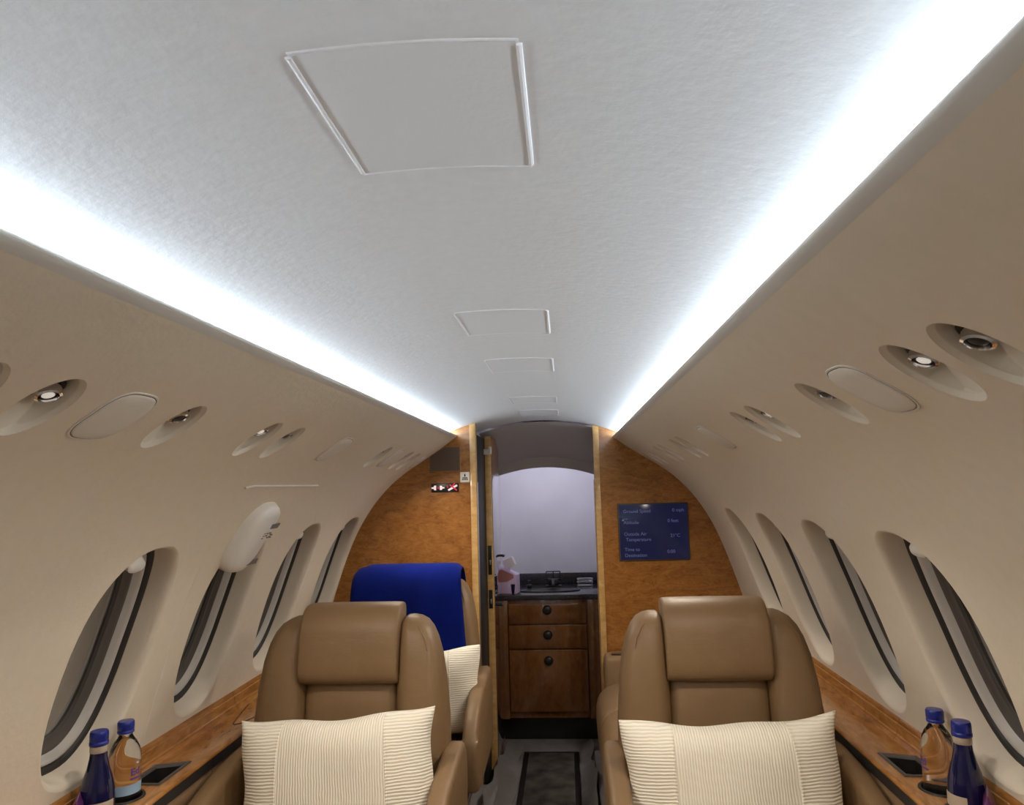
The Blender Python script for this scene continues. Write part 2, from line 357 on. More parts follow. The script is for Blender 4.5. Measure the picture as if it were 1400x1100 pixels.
# oval vents / reading lights
def build_vent(side, yc, light, where):
    e = 1.0; n = 40
    v = empty('air_vent' if not light else 'reading_light', wp(side, yc, VENT_S))
    o = wp(side, yc, VENT_S)
    def ring(k, dep, sh=0.0, ky=None): return [p - o for p in hole_ring(side, yc, VENT_S, VENT_HY * (ky or k), VENT_HS * k, e, dep, n, sh)]
    def tilt_ring(k, d0, d1, sh=0.0):
        # depth runs from d0 at the lower end to d1 at the upper end
        out = []
        for q in range(n):
            ss = VENT_HS * k * sin(2 * pi * q / n); t = .5 - .5 * ss / VENT_HS
            out.append(wp(side, yc + VENT_HY * k * cos(2 * pi * q / n), VENT_S + sh + ss, d0 + (d1 - d0) * t) - o)
        return out
    mesh('rim', *loft([ring(1, 0), ring(.985, .002), ring(.93, .005), ring(.90, .0075)], False), 'vent_bowl', v, 60)
    def bowl_ring(k):
        out = []
        for q in range(n):
            ss = VENT_HS * k * sin(2 * pi * q / n); D = min(.044, .0065 + .66 * (VENT_HS * .9 - ss))
            out.append(wp(side, yc + VENT_HY * k * cos(2 * pi * q / n), VENT_S + ss, min(D, .0065 + (.905 - k) * 1.3)) - o)
        return out
    mesh('bowl', *loft([bowl_ring(k) for k in (.905, .895, .885, .87, .85, .8, .7, .55, .4, .25, .12, .02)], 'end'), 'vent_bowl', v, 60)
    # chrome eyeball nozzle in the deep upper half
    c = wp(side, yc + .010, VENT_S - .011, .015) - o
    _, nn = prof(VENT_S - .01); ax = Vector((-side * nn.x, 0, -nn.y)); yy = Vector((0, 1, 0))
    dr = (Vector((0, -.25, -.35)) + ax).normalized(); u = (yy - dr * dr.dot(yy)).normalized(); vv2 = dr.cross(u).normalized()
    def circ(p, r): return [p + (u * cos(2 * pi * k / 24) + vv2 * sin(2 * pi * k / 24)) * r for k in range(24)]
    mesh('nozzle', *loft([circ(c - dr * .022, .016), circ(c - dr * .002, .0165), circ(c + dr * .005, .0155), circ(c + dr * .006, .012), circ(c - dr * .002, .010)], True), 'chrome', v, 40)
    mesh('nozzle_core', *loft([circ(c - dr * .004, .0105), circ(c + dr * .002, .0095), circ(c + dr * .004, .005)], True), 'black', v, 40)
    mesh('collar', *loft([circ(c - dr * .024, .0215), circ(c - dr * .010, .0225), circ(c - dr * .008, .0205), circ(c - dr * .010, .0155)], False), 'black', v, 40)
    if light:
        mesh('lens', *loft([circ(c + dr * .003, .0075), circ(c + dr * .0045, .005), circ(c + dr * .005, .001)], 'end'), 'read_lens', v, 60)  # weak lens glow added to go with the fill lamp
        rl = bpy.data.lights.new('reading_fill', 'AREA'); rl.shape = 'DISK'; rl.size = .04; rl.spread = R(150); rl.energy = READ_FILL * (.5 if yc < .5 else 1.0); rl.color = (1.0, .89, .74)  # warm fill added in front of the nozzle to brighten the lower walls
        ro = bpy.data.objects.new('reading_fill', rl); COL.objects.link(ro)
        dn = (ax + Vector((0, 0, -.25))).normalized()
        ro.location = o + c + dn * .019; ro.rotation_euler = dn.to_track_quat('-Z', 'Y').to_euler()
    kind = 'reading light' if light else 'air vent'
    tag(v, 'oval %s, %s' % (kind, where), 'light' if light else 'vent', 'recessed ovals on the %s side' % ('blanket' if side < 0 else 'screen'))
WHERE = {-1: ("added unseen for fill, rearmost on the blanketed seat's side", "added unseen for fill, second from the rear wall on the blanketed seat's side", "third from the rear wall on the blanketed seat's side",
              "just behind the first cover plate, blanketed seat's side", "just ahead of the first cover plate, blanketed seat's side", "rear one of the pair above the handle pod",
              "front one of the pair above the handle pod", "just behind the third cover plate, blanketed seat's side", "just ahead of the third cover plate, blanketed seat's side", "nearest the bulkhead with the belt sign"),
         1: ('added unseen for fill, rearmost on the blue screen side', 'added unseen for fill, second from the rear wall on the blue screen side', 'third from the rear wall on the blue screen side',
             'just behind the wide cover plate, blue screen side', 'just ahead of the wide cover plate, blue screen side', 'rear one of the pair between two cover plates, screen side',
             'front one of the pair between two cover plates, screen side', 'rear one of the pair just ahead of the narrow cover plate', 'front one of the pair just ahead of the narrow cover plate',
             'rear one of the second-last pair before the screen bulkhead', 'front one of the second-last pair before the screen bulkhead', 'rear one of the last pair before the screen bulkhead', 'front one touching the screen bulkhead')}
for side in (-1, 1):
    for k, y in enumerate(VENTS[side]): build_vent(side, y, k in (0, 1, 3, 5, 8, 10), WHERE[side][k])

# blank cover plates between the vents
def build_cover(side, yc, small, lab, k=1.0):
    sc = .196; o = wp(side, yc, sc)
    t = empty('cover_plate', o, 0, lab, 'cover')
    def ring(f, dep):
        hy, hs, e = .050 * k, .054 * k, .62
        return [wp(side, yc + hy * f * sgp(cos(2 * pi * q / 40), e), sc + (hs - hy * (1 - f)) * sgp(sin(2 * pi * q / 40), e), dep) - o for q in range(40)]
    mesh('frame_gap', *loft([ring(1.05, .001), ring(1.05, -.0018), ring(1.025, -.0022), ring(.98, -.0014), ring(.98, .001)], False), 'lip', t, 50)
    mesh('shadow_gap', *loft([ring(1.0, .0005), ring(1.0, -.0016), ring(.95, -.0016), ring(.95, .0005)], False), 'gasket2', t, 50)
    mesh('plate', *loft([ring(.97, .002), ring(.965, -.002), ring(.93, -.0038), ring(.6, -.0045), ring(.05, -.0048)], True), 'cover', t, 50)
build_cover(-1, .976, 0, "flat cover plate between two vents, on the blanketed seat's side")
build_cover(-1, 1.957, 0, 'flat cover plate above the white handle pod')
build_cover(-1, 2.606, 0, 'flat cover plate between vents near the grey bulkhead grille')
build_cover(-1, 3.10, 0, 'small flat cover plate against the bulkhead with the lit belt sign', .78)
build_cover(1, .968, 0, 'flat cover plate between two vents, on the blue screen side')
build_cover(1, 1.945, 0, 'narrow cover plate between vent pairs, on the blue screen side')

# slit and emergency handle pod on the left wall
sl = MB(); sl.add(*tubeg([wp(-1, 1.70 + .5 * i / 12, .357 - (.0 if i else -.006), -.0015) for i in range(13)], .0032, 8))
tag(sl.build('slot_trim', 'lip', None), 'thin pale horizontal slot trim on the wall above the handle pod', 'trim')
def build_pod():
    o = wp(-1, 1.965, .52); t = empty('handle_cover', o, 0, 'white rounded emergency handle pod over the window beside the tan seat', 'cover')
    def ring(fy, fs, dep, sh=0.0): return [wp(-1, 1.950 + .086 * fy * sgp(cos(2 * pi * q / 40), .75), .525 + sh + .108 * fs * sgp(sin(2 * pi * q / 40), .75), dep) - o for q in range(40)]
    mesh('shell', *loft([ring(1, 1, .03), ring(1, 1, -.004), ring(.97, .975, -.018), ring(.9, .92, -.028), ring(.7, .75, -.034), ring(.02, .02, -.036)], True), 'handle_white', t, 60)
    def plate(name, y0, y1, s0, s1, mat, lift=-.0375):
        v = []
        for d in (lift + .004, lift):
            v += [wp(-1, y, s, d) - o for y, s in ((y0, s0), (y1, s0), (y1, s1), (y0, s1))]
        return mesh(name, v, [[0, 1, 2, 3], [4, 7, 6, 5], [0, 4, 5, 1], [1, 5, 6, 2], [2, 6, 7, 3], [3, 7, 4, 0]], mat, t, 0)
    plate('print_bar', 1.965, 2.035, .470, .487, 'grey_print', -.0352)
    plate('print_bar', 1.965, 2.035, .592, .606, 'grey_print', -.0338)
    for k in range(9):
        y = 1.963 + .018 * (k % 4); s = .500 + .008 * (k // 3)
        plate('print_mark', y, y + .011, s, s + .003, 'grey_print', -.0364)
build_pod()
# faint vertical joint lines of the removable exit panel
for y in (1.775,):
    sm = MB(); sm.add(*tubeg([wp(-1, y + .02 * (k / 20) , .60 + .45 * k / 20, .0002) for k in range(21)], .0011, 6)); sm.build('panel_joint', 'cover', WALL[-1])
    
# ------------------------------------------------------------------ rear wall and floor
def section_poly(out=.004, zlow=0.0, x_in=None):
    pts = [(p.x + out, p.y) for p in WP]; return pts
full = [(-(p.x), p.y) for p in WP][::-1] + [(-.455, 1.53), (-.35, ceil_z(.35)), (-.2, ceil_z(.2)), (0, ceil_z(0)), (.2, ceil_z(.2)), (.35, ceil_z(.35)), (.455, 1.53)] + [(p.x, p.y) for p in WP] + [(.958, 0), (-.958, 0)]
struct(prism('wall_back', full, YB - .03, YB, 'wall'))
fl = struct(box('floor', (0, 1.65, -.01), (2.2, 6.2, .02), 'carpet'))
for side in (-1, 1):
    x0, x1 = (.205, .99); y1 = YL - .0 if side < 0 else YR
    struct(box('floor_%s' % ('left' if side < 0 else 'right'), (side * (x0 + x1) / 2, (YB + y1) / 2, .05), (x1 - x0, y1 - YB, .0999), 'carpet', None, .004))
# aisle rug with dark edge
rg = empty('aisle_rug', (0, 3.35, 0), 0, 'dark mottled runner rug on the aisle floor', 'rug')
box('pile', (.0, .0, .005), (.222, .86, .009), 'rug', rg, .002)
for s in (-1, 1): box('border_strip', (s * .123, 0, .004), (.024, .86, .008), 'black', rg, .001)
box('border_strip', (0, .439, .004), (.27, .018, .008), 'black', rg, .001)

# crumpled film covers over the aisle step
def film(name, side, label, y0, y1, x0, x1, z1):
    NX, NY = 20, 60; v = []; random.seed(7 + side)
    ph = [random.uniform(0, 6) for _ in range(6)]
    for layer in (0, 1):
        for j in range(NY + 1):
            for i in range(NX + 1):
                t = i / NX; y = y0 + (y1 - y0) * j / NY
                x = x0 + (x1 - x0) * t; z = .006 + z1 * (t ** 1.7) * (1 - .8 * max(0, min(1, (y - 3.2) / .5)))
                k = .007 * sin(11 * y + ph[0] + 2 * t) + .004 * sin(23 * y + ph[1] - 3 * t) + .003 * sin(5 * t + 17 * y + ph[2])
                z += k * (.35 + .65 * t); x += side * k * .9
                v.append((x, y, max(.003, z) - .0025 * layer + .0025))
    n = NX + 1; m = (NX + 1) * (NY + 1); f = []
    for j in range(NY):
        for i in range(NX):
            a = j * n + i; q = [a, a + 1, a + n + 1, a + n]; f.append(q); f.append([p + m for p in q][::-1])
    for j in range(NY):
        for i in (0, NX):
            a = j * n + i; f.append([a, a + n, a + n + m, a + m])
    for i in range(NX):
        for j in (0, NY):
            a = j * n + i; f.append([a, a + 1, a + 1 + m, a + m])
    return tag(mesh(name, v, f, 'film', None, 80), label, 'floor cover')
film('floor_cover', -1, 'crumpled grey protective film draped beside the open door leaf', 2.35, 3.9, -.145, -.232, .13)
film('floor_cover', 1, 'crumpled grey protective film draped below the tan divan', 2.35, 3.9, .145, .200, .12)

# ------------------------------------------------------------------ bulkheads
def ceil_pts(a, b, n=8): return [(a + (b - a) * i / n, ceil_z(a + (b - a) * i / n) - .0005) for i in range(n + 1)]
wall_side = [(p.x - .0, p.y) for p in WP]
polyL = ceil_pts(-.275, -.464) + [(-.464, 1.476), (-.40, 1.512), (-.366, 1.534)] + [(-x, z) for x, z in wall_side] + [(-.958, 0.0), (-.275, 0.0)]
polyL = [(p[0], p[1]) for p in polyL]
BL = struct(prism('wall_bulkhead_left', polyL, YL, YL + .03, 'burl'))
prism('end_trim', [(-.2955, .001), (-.2685, .001), (-.2685, ceil_z(.27) - .002), (-.2955, ceil_z(.29) - .002)], YL - .006, YL + .036, 'maple', BL, .003)
box('metal_edge', (-.2665, YL + .018, .72), (.003, .02, 1.24), 'steel', BL, .001)
box('closet_side', (-.280, YL + .20, .775), (.02, .33, 1.55), 'door_black', BL, .003)
polyR = ceil_pts(.262, .464) + [(.464, 1.476), (.40, 1.512), (.366, 1.534)] + wall_side + [(.958, 0.0), (.262, 0.0)]
BR = struct(prism('wall_bulkhead_right', polyR, YR, YR + .03, 'burl'))
prism('end_trim', [(.2535, .001), (.282, .001), (.282, ceil_z(.28) - .002), (.2535, ceil_z(.25) - .002)], YR - .006, YR + .036, 'maple', BR, .003)
box('metal_edge', (.2515, YR + .02, .72), (.003, .022, 1.24), 'maple', BR, .001)

# grey grille, lit sign, label on the left bulkhead (built in the bulkhead plane)
gr = empty('speaker_grille', (-.405, YL, 1.44), 0, 'brown grey grille panel in the wood bulkhead under the cove', 'grille')
def clipw(x): # wall height at |x|
    best = None
    for a, b in zip(WP, WP[1:]):
        if a.x <= x <= b.x: return a.y + (b.y - a.y) * (x - a.x) / (b.x - a.x)
    return 1.54
gp = [(-.470, 1.392), (-.342, 1.392), (-.342, 1.494), (-.405, 1.494 - .0), (-.442, clipw(.442) - .004), (-.470, clipw(.470) - .004)]
prism('mesh_panel', [(x + .405, z - 1.44) for x, z in gp], -.003, .0, 'grille', gr)
fr = MB()
for a, b in (((-.474, 1.388), (-.338, 1.388)), ((-.338, 1.388), (-.338, 1.497)), ((-.474, 1.388), (-.474, 1.45))):
    fr.add(*tubeg([(a[0] + .405, -.002, a[1] - 1.44), (b[0] + .405, -.002, b[1] - 1.44)], .003, 8))
fr.build('frame', 'burl', gr)

sg = empty('seat_belt_sign', (-.406, YL, 1.320), 0, 'small black lit sign with red and white belt and no-smoking symbols', 'sign')
box('housing', (0, -.003, 0), (.120, .006, .038), 'black', sg, .002)
def flat(name, pts, mat, par, y=-.0068, th=.0008): return prism(name, pts, y, y + th, mat, par)
def bar(cx, cz, w, h, ang=0):
    c, s = cos(ang), sin(ang); return [(cx + c * x - s * z, cz + s * x + c * z) for x, z in ((-w / 2, -h / 2), (w / 2, -h / 2), (w / 2, h / 2), (-w / 2, h / 2))]
flat('belt_tongue', [(-.058, -.003), (-.050, -.003), (-.046, -.010), (-.038, -.010), (-.038, .010), (-.046, .010), (-.050, .003), (-.058, .003)], 'sign_white', sg)
flat('belt_centre', bar(-.029, 0, .006, .009), 'sign_red', sg)
flat('belt_buckle', [(-.002, -.003), (-.010, -.003), (-.014, -.009), (-.022, -.009), (-.022, .009), (-.014, .009), (-.010, .003), (-.002, .003)], 'sign_white', sg)
flat('cigarette', bar(.034, -.001, .044, .008, R(28)), 'sign_white', sg)
flat('cross_bar', bar(.037, .0, .040, .006, R(-38)), 'sign_red', sg, -.0074)
flat('cross_bar', bar(.031, .003, .040, .005, R(52)), 'sign_red', sg, -.0062, .0002)
flat('smoke', bar(.012, .004, .003, .012, R(14)), 'sign_red', sg)

lb = empty('notice_label', (-.318, YL, 1.363), 0, 'small white square notice with a black vest pictogram beside grille', 'sign')
box('plate', (0, -.0025, 0), (.042, .005, .045), 'white_plate', lb, .004, 3)
flat('mark', [(-.003, .002), (.003, .002), (.0025, .012), (0, .015), (-.0025, .012)], 'black', lb, -.0058)
flat('mark', bar(0, -.003, .022, .004), 'black', lb, -.0058)
for k in range(4): flat('mark', bar(-.010 + .0067 * k, -.0095, .0045, .006), 'black', lb, -.0058)

# flight information screen on the right bulkhead
sn = empty('monitor', (.5225, YR, 1.0875), 0, 'dark blue flight information screen on the wood bulkhead', 'screen')
box('bezel', (0, -.004, 0), (.330, .008, .268), 'gasket2', sn, .003)
pn = box('display', (0, -.0095, 0), (.318, .003, .256), 'screen', sn, .001)
rows = [('Ground Speed', -.140, .098, .022), ('Altitude', -.140, .046, .022), ('Outside Air', -.140, -.008, .022), ('Temperature', -.132, -.034, .022), ('Time to', -.140, -.080, .022), ('Destination', -.140, -.107, .022),
        ('0 mph', .090, .100, .022), ('0 feet', .066, .051, .022), ('21\u00b0C', .076, -.018, .022), ('0:00', .058, -.092, .022)]
for s, x, z, h in rows:
    t = textmesh('screen_text', s, h, 'screen_text', pn); t.location = (x, -.0122, z - .008); t.rotation_euler = (R(90), 0, 0)

# open door leaf seen edge-on
dl = empty('door_leaf', (-.253, 3.50, .03), 0, 'open lavatory door leaf seen edge on, pale wood edge with black latch plates', 'door')
box('edge', (0, .006, .765), (.030, .012, 1.53), 'maple', dl, .002)
box('leaf', (0, .20, .765), (.030, .38, 1.53), 'burl', dl, .002)
box('mirror', (.0165, .20, .69), (.002, .36, 1.30), 'mirror', dl, .0005)
for z, h in ((.945, .135), (.765, .085)):
    p = box('latch_plate', (.0, -.0015, z), (.017, .004, h), 'black', dl, .001)
    box('bolt', (.0, -.004, z - .01), (.009, .005, .022), 'chrome', p, .001)
tp = MB(); tp.add(*boxg((-.012, -.012, 1.455), (.050, .022, .026), .003)); tp.add(*boxg((.013, -.012, 1.462), (.012, .03, .036), .002)); tp.build('top_bracket', 'white_plate', dl)
hd = MB(); hd.add(*tubeg([(.016, .27, .94), (.042, .27, .94)], .006, 10)); hd.add(*tubeg([(.042, .272, .94), (.044, .215, .942)], .006, 10)); hd.build('lever_handle', 'black', dl)
hl = MB(); hl.add(*tubeg([(.016, .03, .735), (.05, .03, .735)], .008, 10)); hl.build('lower_knob', 'black', dl)

# ------------------------------------------------------------------ vestibule and galley
def arch(y, apex, k, x0=-.30, x1=.30, n=20): return [Vector((x0 + (x1 - x0) * i / n, y, apex - k * (x0 + (x1 - x0) * i / n) ** 2)) for i in range(n + 1)]
vc = mesh('ceiling_vestibule', *loft([arch(3.565, 1.628, .55), arch(3.7, 1.606, .6), arch(3.85, 1.56, .65), arch(4.0, 1.50, .62), arch(4.085, 1.475, .6)], False, False), 'brown_lining', None, 60); struct(vc)
so = [(-.30 + .6 * i / 20, 1.482 - .6 * (-.30 + .6 * i / 20) ** 2) for i in range(21)] + [(.30 - .6 * i / 20, 1.418 - .62 * (.30 - .6 * i / 20) ** 2) for i in range(21)]
struct(prism('trim_1', so, 4.08, 4.12, 'brown_lining', None))
struct(box('wall_vestibule_left', (-.315, 4.12, .83), (.03, 1.1, 1.66), 'white_panel'))
struct(box('wall_vestibule_right', (.315, 4.12, .83), (.03, 1.08, 1.66), 'white_panel'))
struct(box('wall_vestibule_front', (0, 4.66, .83), (.60, .03, 1.66), 'white_panel'))
struct(box('ceiling_galley', (0, 4.385, 1.66), (.66, .54, .03), 'white_panel'))
gl = empty('galley_lamp', (0, 4.22, 1.64), 0, 'slim white lamp hidden behind the galley soffit arch', 'light')
box('lamp_housing', (0, 0, 0), (.44, .06, .012), 'steel', gl, .002); box('diffuser', (0, 0, -.010), (.42, .05, .008), 'lamp', gl, .002)
la = bpy.data.lights.new('galley_light', 'AREA'); la.shape = 'RECTANGLE'; la.size = .40; la.size_y = .045; la.energy = VEST; la.color = (.84, .86, 1.0)
lo = bpy.data.objects.new('galley_light', la); COL.objects.link(lo); lo.location = (0, 4.22, 1.622); lo.rotation_euler = (R(18), 0, 0)

cb = empty('galley_cabinet', (0, 3.93, 0), 0, 'dark glossy wood galley cabinet with three drawers and round black pulls', 'cabinet')
box('body', (-.0, .21, .424), (.56, .40, .60), 'cabinet', cb, .004)
box('kick_plate', (0, .24, .062), (.54, .34, .122), 'black', cb, .003)
for z0, z1 in ((.602, .703), (.478, .596), (.162, .470)):
    d = box('drawer' if z0 > .4 else 'bin_door', (-.005, -.002, (z0 + z1) / 2), (.405, .022, z1 - z0), 'cabinet', cb, .003)
    zk = {.602: .672, .478: .546, .162: .416}[z0] - (0.0)
    kn = MB(); kn.add(*[[Vector((p.x - .004, -.013 - p.z, p.y + zk)) for p in latheg([(.023, 0), (.024, .004), (.020, .009), (.0195, .014), (.014, .018), (.004, .019)], n=24)[0]], latheg([(.023, 0), (.024, .004), (.020, .009), (.0195, .014), (.014, .018), (.004, .019)], n=24)[1]])
    kn.build('pull', 'black', d)
for x in (-.243, .235): box('stile', (x, .0, .424), (.064, .020, .598), 'cabinet', cb, .003)
ct = empty('countertop', (0, 3.93, .752), 0, 'dark stone galley worktop with low backsplash and sink', 'worktop')
box('slab', (0, .34, -.014), (.586, .72, .026), 'stone', ct, .003)
box('backsplash', (0, .40, .030), (.586, .02, .062), 'stone', ct, .003)
rim = MB(); rim.add(*loft([sering((-.0, .14, .0), (1, 0, 0), (0, 1, 0), .175, .085, .8, 40), sering((-.0, .14, .006), (1, 0, 0), (0, 1, 0), .175, .085, .8, 40), sering((-.0, .14, .006), (1, 0, 0), (0, 1, 0), .160, .072, .8, 40), sering((-.0, .14, .0005), (1, 0, 0), (0, 1, 0), .156, .068, .8, 40)], False)); rim.build('sink_rim', 'dark_steel', ct)
mesh('sink_basin', *loft([sering((0, .14, .0015), (1, 0, 0), (0, 1, 0), .158, .070, .8, 40), sering((0, .14, .0012), (1, 0, 0), (0, 1, 0), .05, .02, .8, 40)], True), 'black', ct)
fc = empty('tap', (.028, 4.185, .752), 0, 'black galley tap with square crossbar standing behind the sink', 'tap')
box('base', (0, 0, .006), (.090, .035, .012), 'black', fc, .003)
box('body', (0, 0, .028), (.060, .030, .034), 'black', fc, .006)
sp = MB(); sp.add(*tubeg([(0, -.01, .038), (0, -.05, .046), (0, -.095, .040), (0, -.108, .022)], .008, 10)); sp.build('spout', 'black', fc)
fb = MB()
for a, b in (((-.040, 0, .086), (.040, 0, .086)), ((-.038, 0, .086), (-.038, 0, .045)), ((.038, 0, .086), (.038, 0, .045)), ((0, 0, .086), (0, 0, .04)), ((-.04, 0, .045), (.04, 0, .045))): fb.add(*tubeg([a, b], .0032, 8))
fb.build('crossbar_frame', 'dark_steel', fc)
tag(MB().add(*latheg([(.014, 0), (.015, .004), (.015, .02), (.006, .026), (.006, .036), (.009, .038), (.009, .044), (.003, .046)], (-.105, 4.14, .752), 20)).build('soap_pump', 'black'), 'small dark soap pump on the galley worktop near the tissues', 'soap pump')
tr = empty('towel_tray', (.205, 4.22, .752), 0, 'small steel towel tray on the galley worktop right of the tap', 'tray'); tr['label'] = 'small steel towel tray on the galley worktop beside the wood bulkhead'
box('base', (0, 0, .004), (.085, .06, .007), 'steel', tr, .002)
for z in (.022, .038):
    q = MB(); pth = [(sgp(cos(2 * pi * k / 24), .5) * .043, sgp(sin(2 * pi * k / 24), .5) * .030, z) for k in range(25)]; q.add(*tubeg(pth, .003, 6)); q.build('rail', 'steel', tr)
for sx in (-1, 1):
    for sy in (-1, 1): mesh('post', *tubeg([(sx * .038, sy * .026, .004), (sx * .038, sy * .026, .038)], .0025, 6), 'steel', tr)
tb = empty('tissue_box', (-.205, 3.995, .752), R(-12), 'lilac tissue box with slanted top and a tissue sticking out', 'tissue box')
prism('carton', [(-.05, 0), (.05, 0), (.05, .098), (-.05, .142)], -.035, .035, 'tissue_box', tb, .002)
prism('front_print', [(-.048, .058), (.0, .062), (.036, .082), (.034, .098), (-.048, .134)], -.0362, -.0345, 'tissue_pink', tb)
ts = MB(); ts.add(*boxg((.005, .0, .158), (.062, .030, .050), .008, 2, Matrix.Rotation(R(-24), 3, 'Y'))); ts.add(*boxg((-.006, .006, .138), (.040, .004, .07), .001, 1, Matrix.Rotation(R(20), 3, 'Y'))); ts.build('tissue', 'tissue', tb)
gc = empty('drinking_glass', (-.180, 3.965, .752), 0, 'small dark glass in front of the tissue box', 'glass')
mesh('cup', *latheg([(.012, 0), (.013, .003), (.0165, .05), (.0155, .05), (.0115, .006), (.003, .006)], n=24), 'blue_glass', gc)

# ------------------------------------------------------------------ wooden side ledges
def build_ledge(side):
    y1 = YL - .001 if side < 0 else YR - .001
    nm = 'blanketed seat' if side < 0 else 'divan'
    t = empty('side_ledge', (0, 0, 0), 0, 'long glossy wooden side ledge with cup holders along the %s side' % nm, 'ledge')
    xi, xo, z = .815, .925, .660
    cy = (1.635, 1.540) if side < 0 else (1.685, 1.578)
    cups = [(side * .882, y) for y in cy]; rc = .040
    by = 1.765 if side < 0 else 1.815
    rect = [(side * .842, by - .060), (side * .915, by - .060), (side * .915, by + .052), (side * .842, by + .075)]
    pts = [(side * xi, YB), (side * xo, YB), (side * xo, y1), (side * xi, y1)]; ed = [(0, 1), (1, 2), (2, 3), (3, 0)]
    for c in cups:
        b = len(pts); n = 40; pts += [(c[0] + rc * cos(2 * pi * k / n), c[1] + rc * sin(2 * pi * k / n)) for k in range(n)]; ed += [(b + k, b + (k + 1) % n) for k in range(n)]
    b = len(pts); pts += rect; ed += [(b + k, b + (k + 1) % 4) for k in range(4)]
    vv, ee, ff, *_ = delaunay_2d_cdt([Vector(p) for p in pts], ed, [], 0, 1e-6)
    keep = []
    rx = sorted(abs(p[0]) for p in rect)
    for q in ff:
        c = sum((vv[i] for i in q), Vector((0, 0))) / len(q)
        if any((c - Vector(k)).length < rc * .99 for k in cups): continue
        inr = abs(c.x) > rx[0] and abs(c.x) < rx[-1] and c.y > by - .060 and c.y < by + .075 - .023 * (abs(c.x) - .842) / .073
        if inr: continue
        keep.append(list(q) if side < 0 else list(q)[::-1])
    me = bpy.data.meshes.new('top'); me.from_pydata([(p.x, p.y, z) for p in vv], [], keep); me.update()
    bm = bmesh.new(); bm.from_mesh(me); bmesh.ops.recalc_face_normals(bm, faces=bm.faces)
    for fc_ in bm.faces:
        if fc_.normal.z < 0: fc_.normal_flip()
    bm.to_mesh(me); bm.free()
    link(me, 'top', 'ledge_wood', t, 0)
    for c in cups:
        k = MB(); k.add(*loft([[Vector((c[0] + r * cos(2 * pi * i / 40), c[1] + r * sin(2 * pi * i / 40), zz)) for i in range(40)] for r, zz in ((rc + .004, z + .0005), (rc + .003, z + .003), (rc - .002, z + .003), (rc - .003, z - .002), (rc - .004, z - .019), (.002, z - .020))], False)); k.build('cup_well', 'black', t)
    def rr(off, zz):
        cx = sum(p[0] for p in rect) / 4; cyy = sum(p[1] for p in rect) / 4
        return [Vector((p[0] + (off if p[0] > cx else -off), p[1] + (off if p[1] > cyy else -off), zz)) for p in rect]
    mesh('storage_frame', *loft([rr(.005, z + .0004), rr(.004, z + .003), rr(-.003, z + .003), rr(-.006, z - .004)], False), 'gasket2', t, 30)
    mesh('storage_well', *loft([rr(-.005, z - .002), rr(-.007, z - .040), rr(-.030, z - .041)], 'end'), 'black', t, 30)
    # sloped wooden rail against the wall, with two fine grooves
    rp = [(.9575, .700), (.950, .714), (.9375, .713), (.932, .704), (.9315, .698), (.929, .6965), (.9255, .675), (.922, .6725), (.9215, .668), (.915, .660), (.915, .650), (.9575, .650)]
    L_ = []
    segs = [YB, .9, 2.28, 2.30, y1] if side < 0 else [YB, .9, 1.99, 2.01, y1]
    for a, b2 in ((segs[0], segs[2] - .0015), (segs[2] + .0015, segs[4])):
        mesh('rail', *loft([[Vector((side * x, yy, zz)) for x, zz in rp] for yy in (a, b2)]), 'ledge_wood', t, 30)
    # front edge: dark strip and padded lower panels
    mesh('nosing', *loft([[Vector((side * x, yy, zz)) for x, zz in ((xi + .002, z), (xi - .003, z - .001), (xi - .006, z - .005), (xi - .006, z - .009), (xi + .002, z - .012))] for yy in (YB, y1)]), 'ledge_wood', t, 50)
    cuts = [YB, .6, 1.905 if side < 0 else 1.30, y1]
    for a, b2 in zip(cuts, cuts[1:]):
        mesh('dark_strip', *loft([[Vector((side * x, yy, zz)) for x, zz in ((xi + .01, z - .010), (xi - .004, z - .010), (xi - .004, z - .036), (xi + .01, z - .036))] for yy in (a + .001, b2 - .001)]), 'gasket', t, 30)
        mesh('side_panel', *loft([[Vector((side * x, yy, zz)) for x, zz in ((.90, .624), (xi + .004, .624), (xi - .001, .620), (xi - .003, .60), (xi + .004, .5), (xi + .015, .35), (xi + .015, .102), (.90, .102))] for yy in (a + .0015, b2 - .0015)]), 'leather_dark', t, 50)
    if side < 0:
        q = MB(); pth = [(-.905, 2.33, z + .0005), (-.872, 2.16, z + .0005), (-.866, 2.135, z + .0005), (-.858, 2.128, z + .0005), (-.845, 2.14, z + .0005), (-.822, 2.22, z + .0005)]; q.add(*tubeg(pth, .0013, 6)); q.build('table_lid_gap', 'gasket', t)
    return t
LEDGE = {s: build_ledge(s) for s in (-1, 1)}

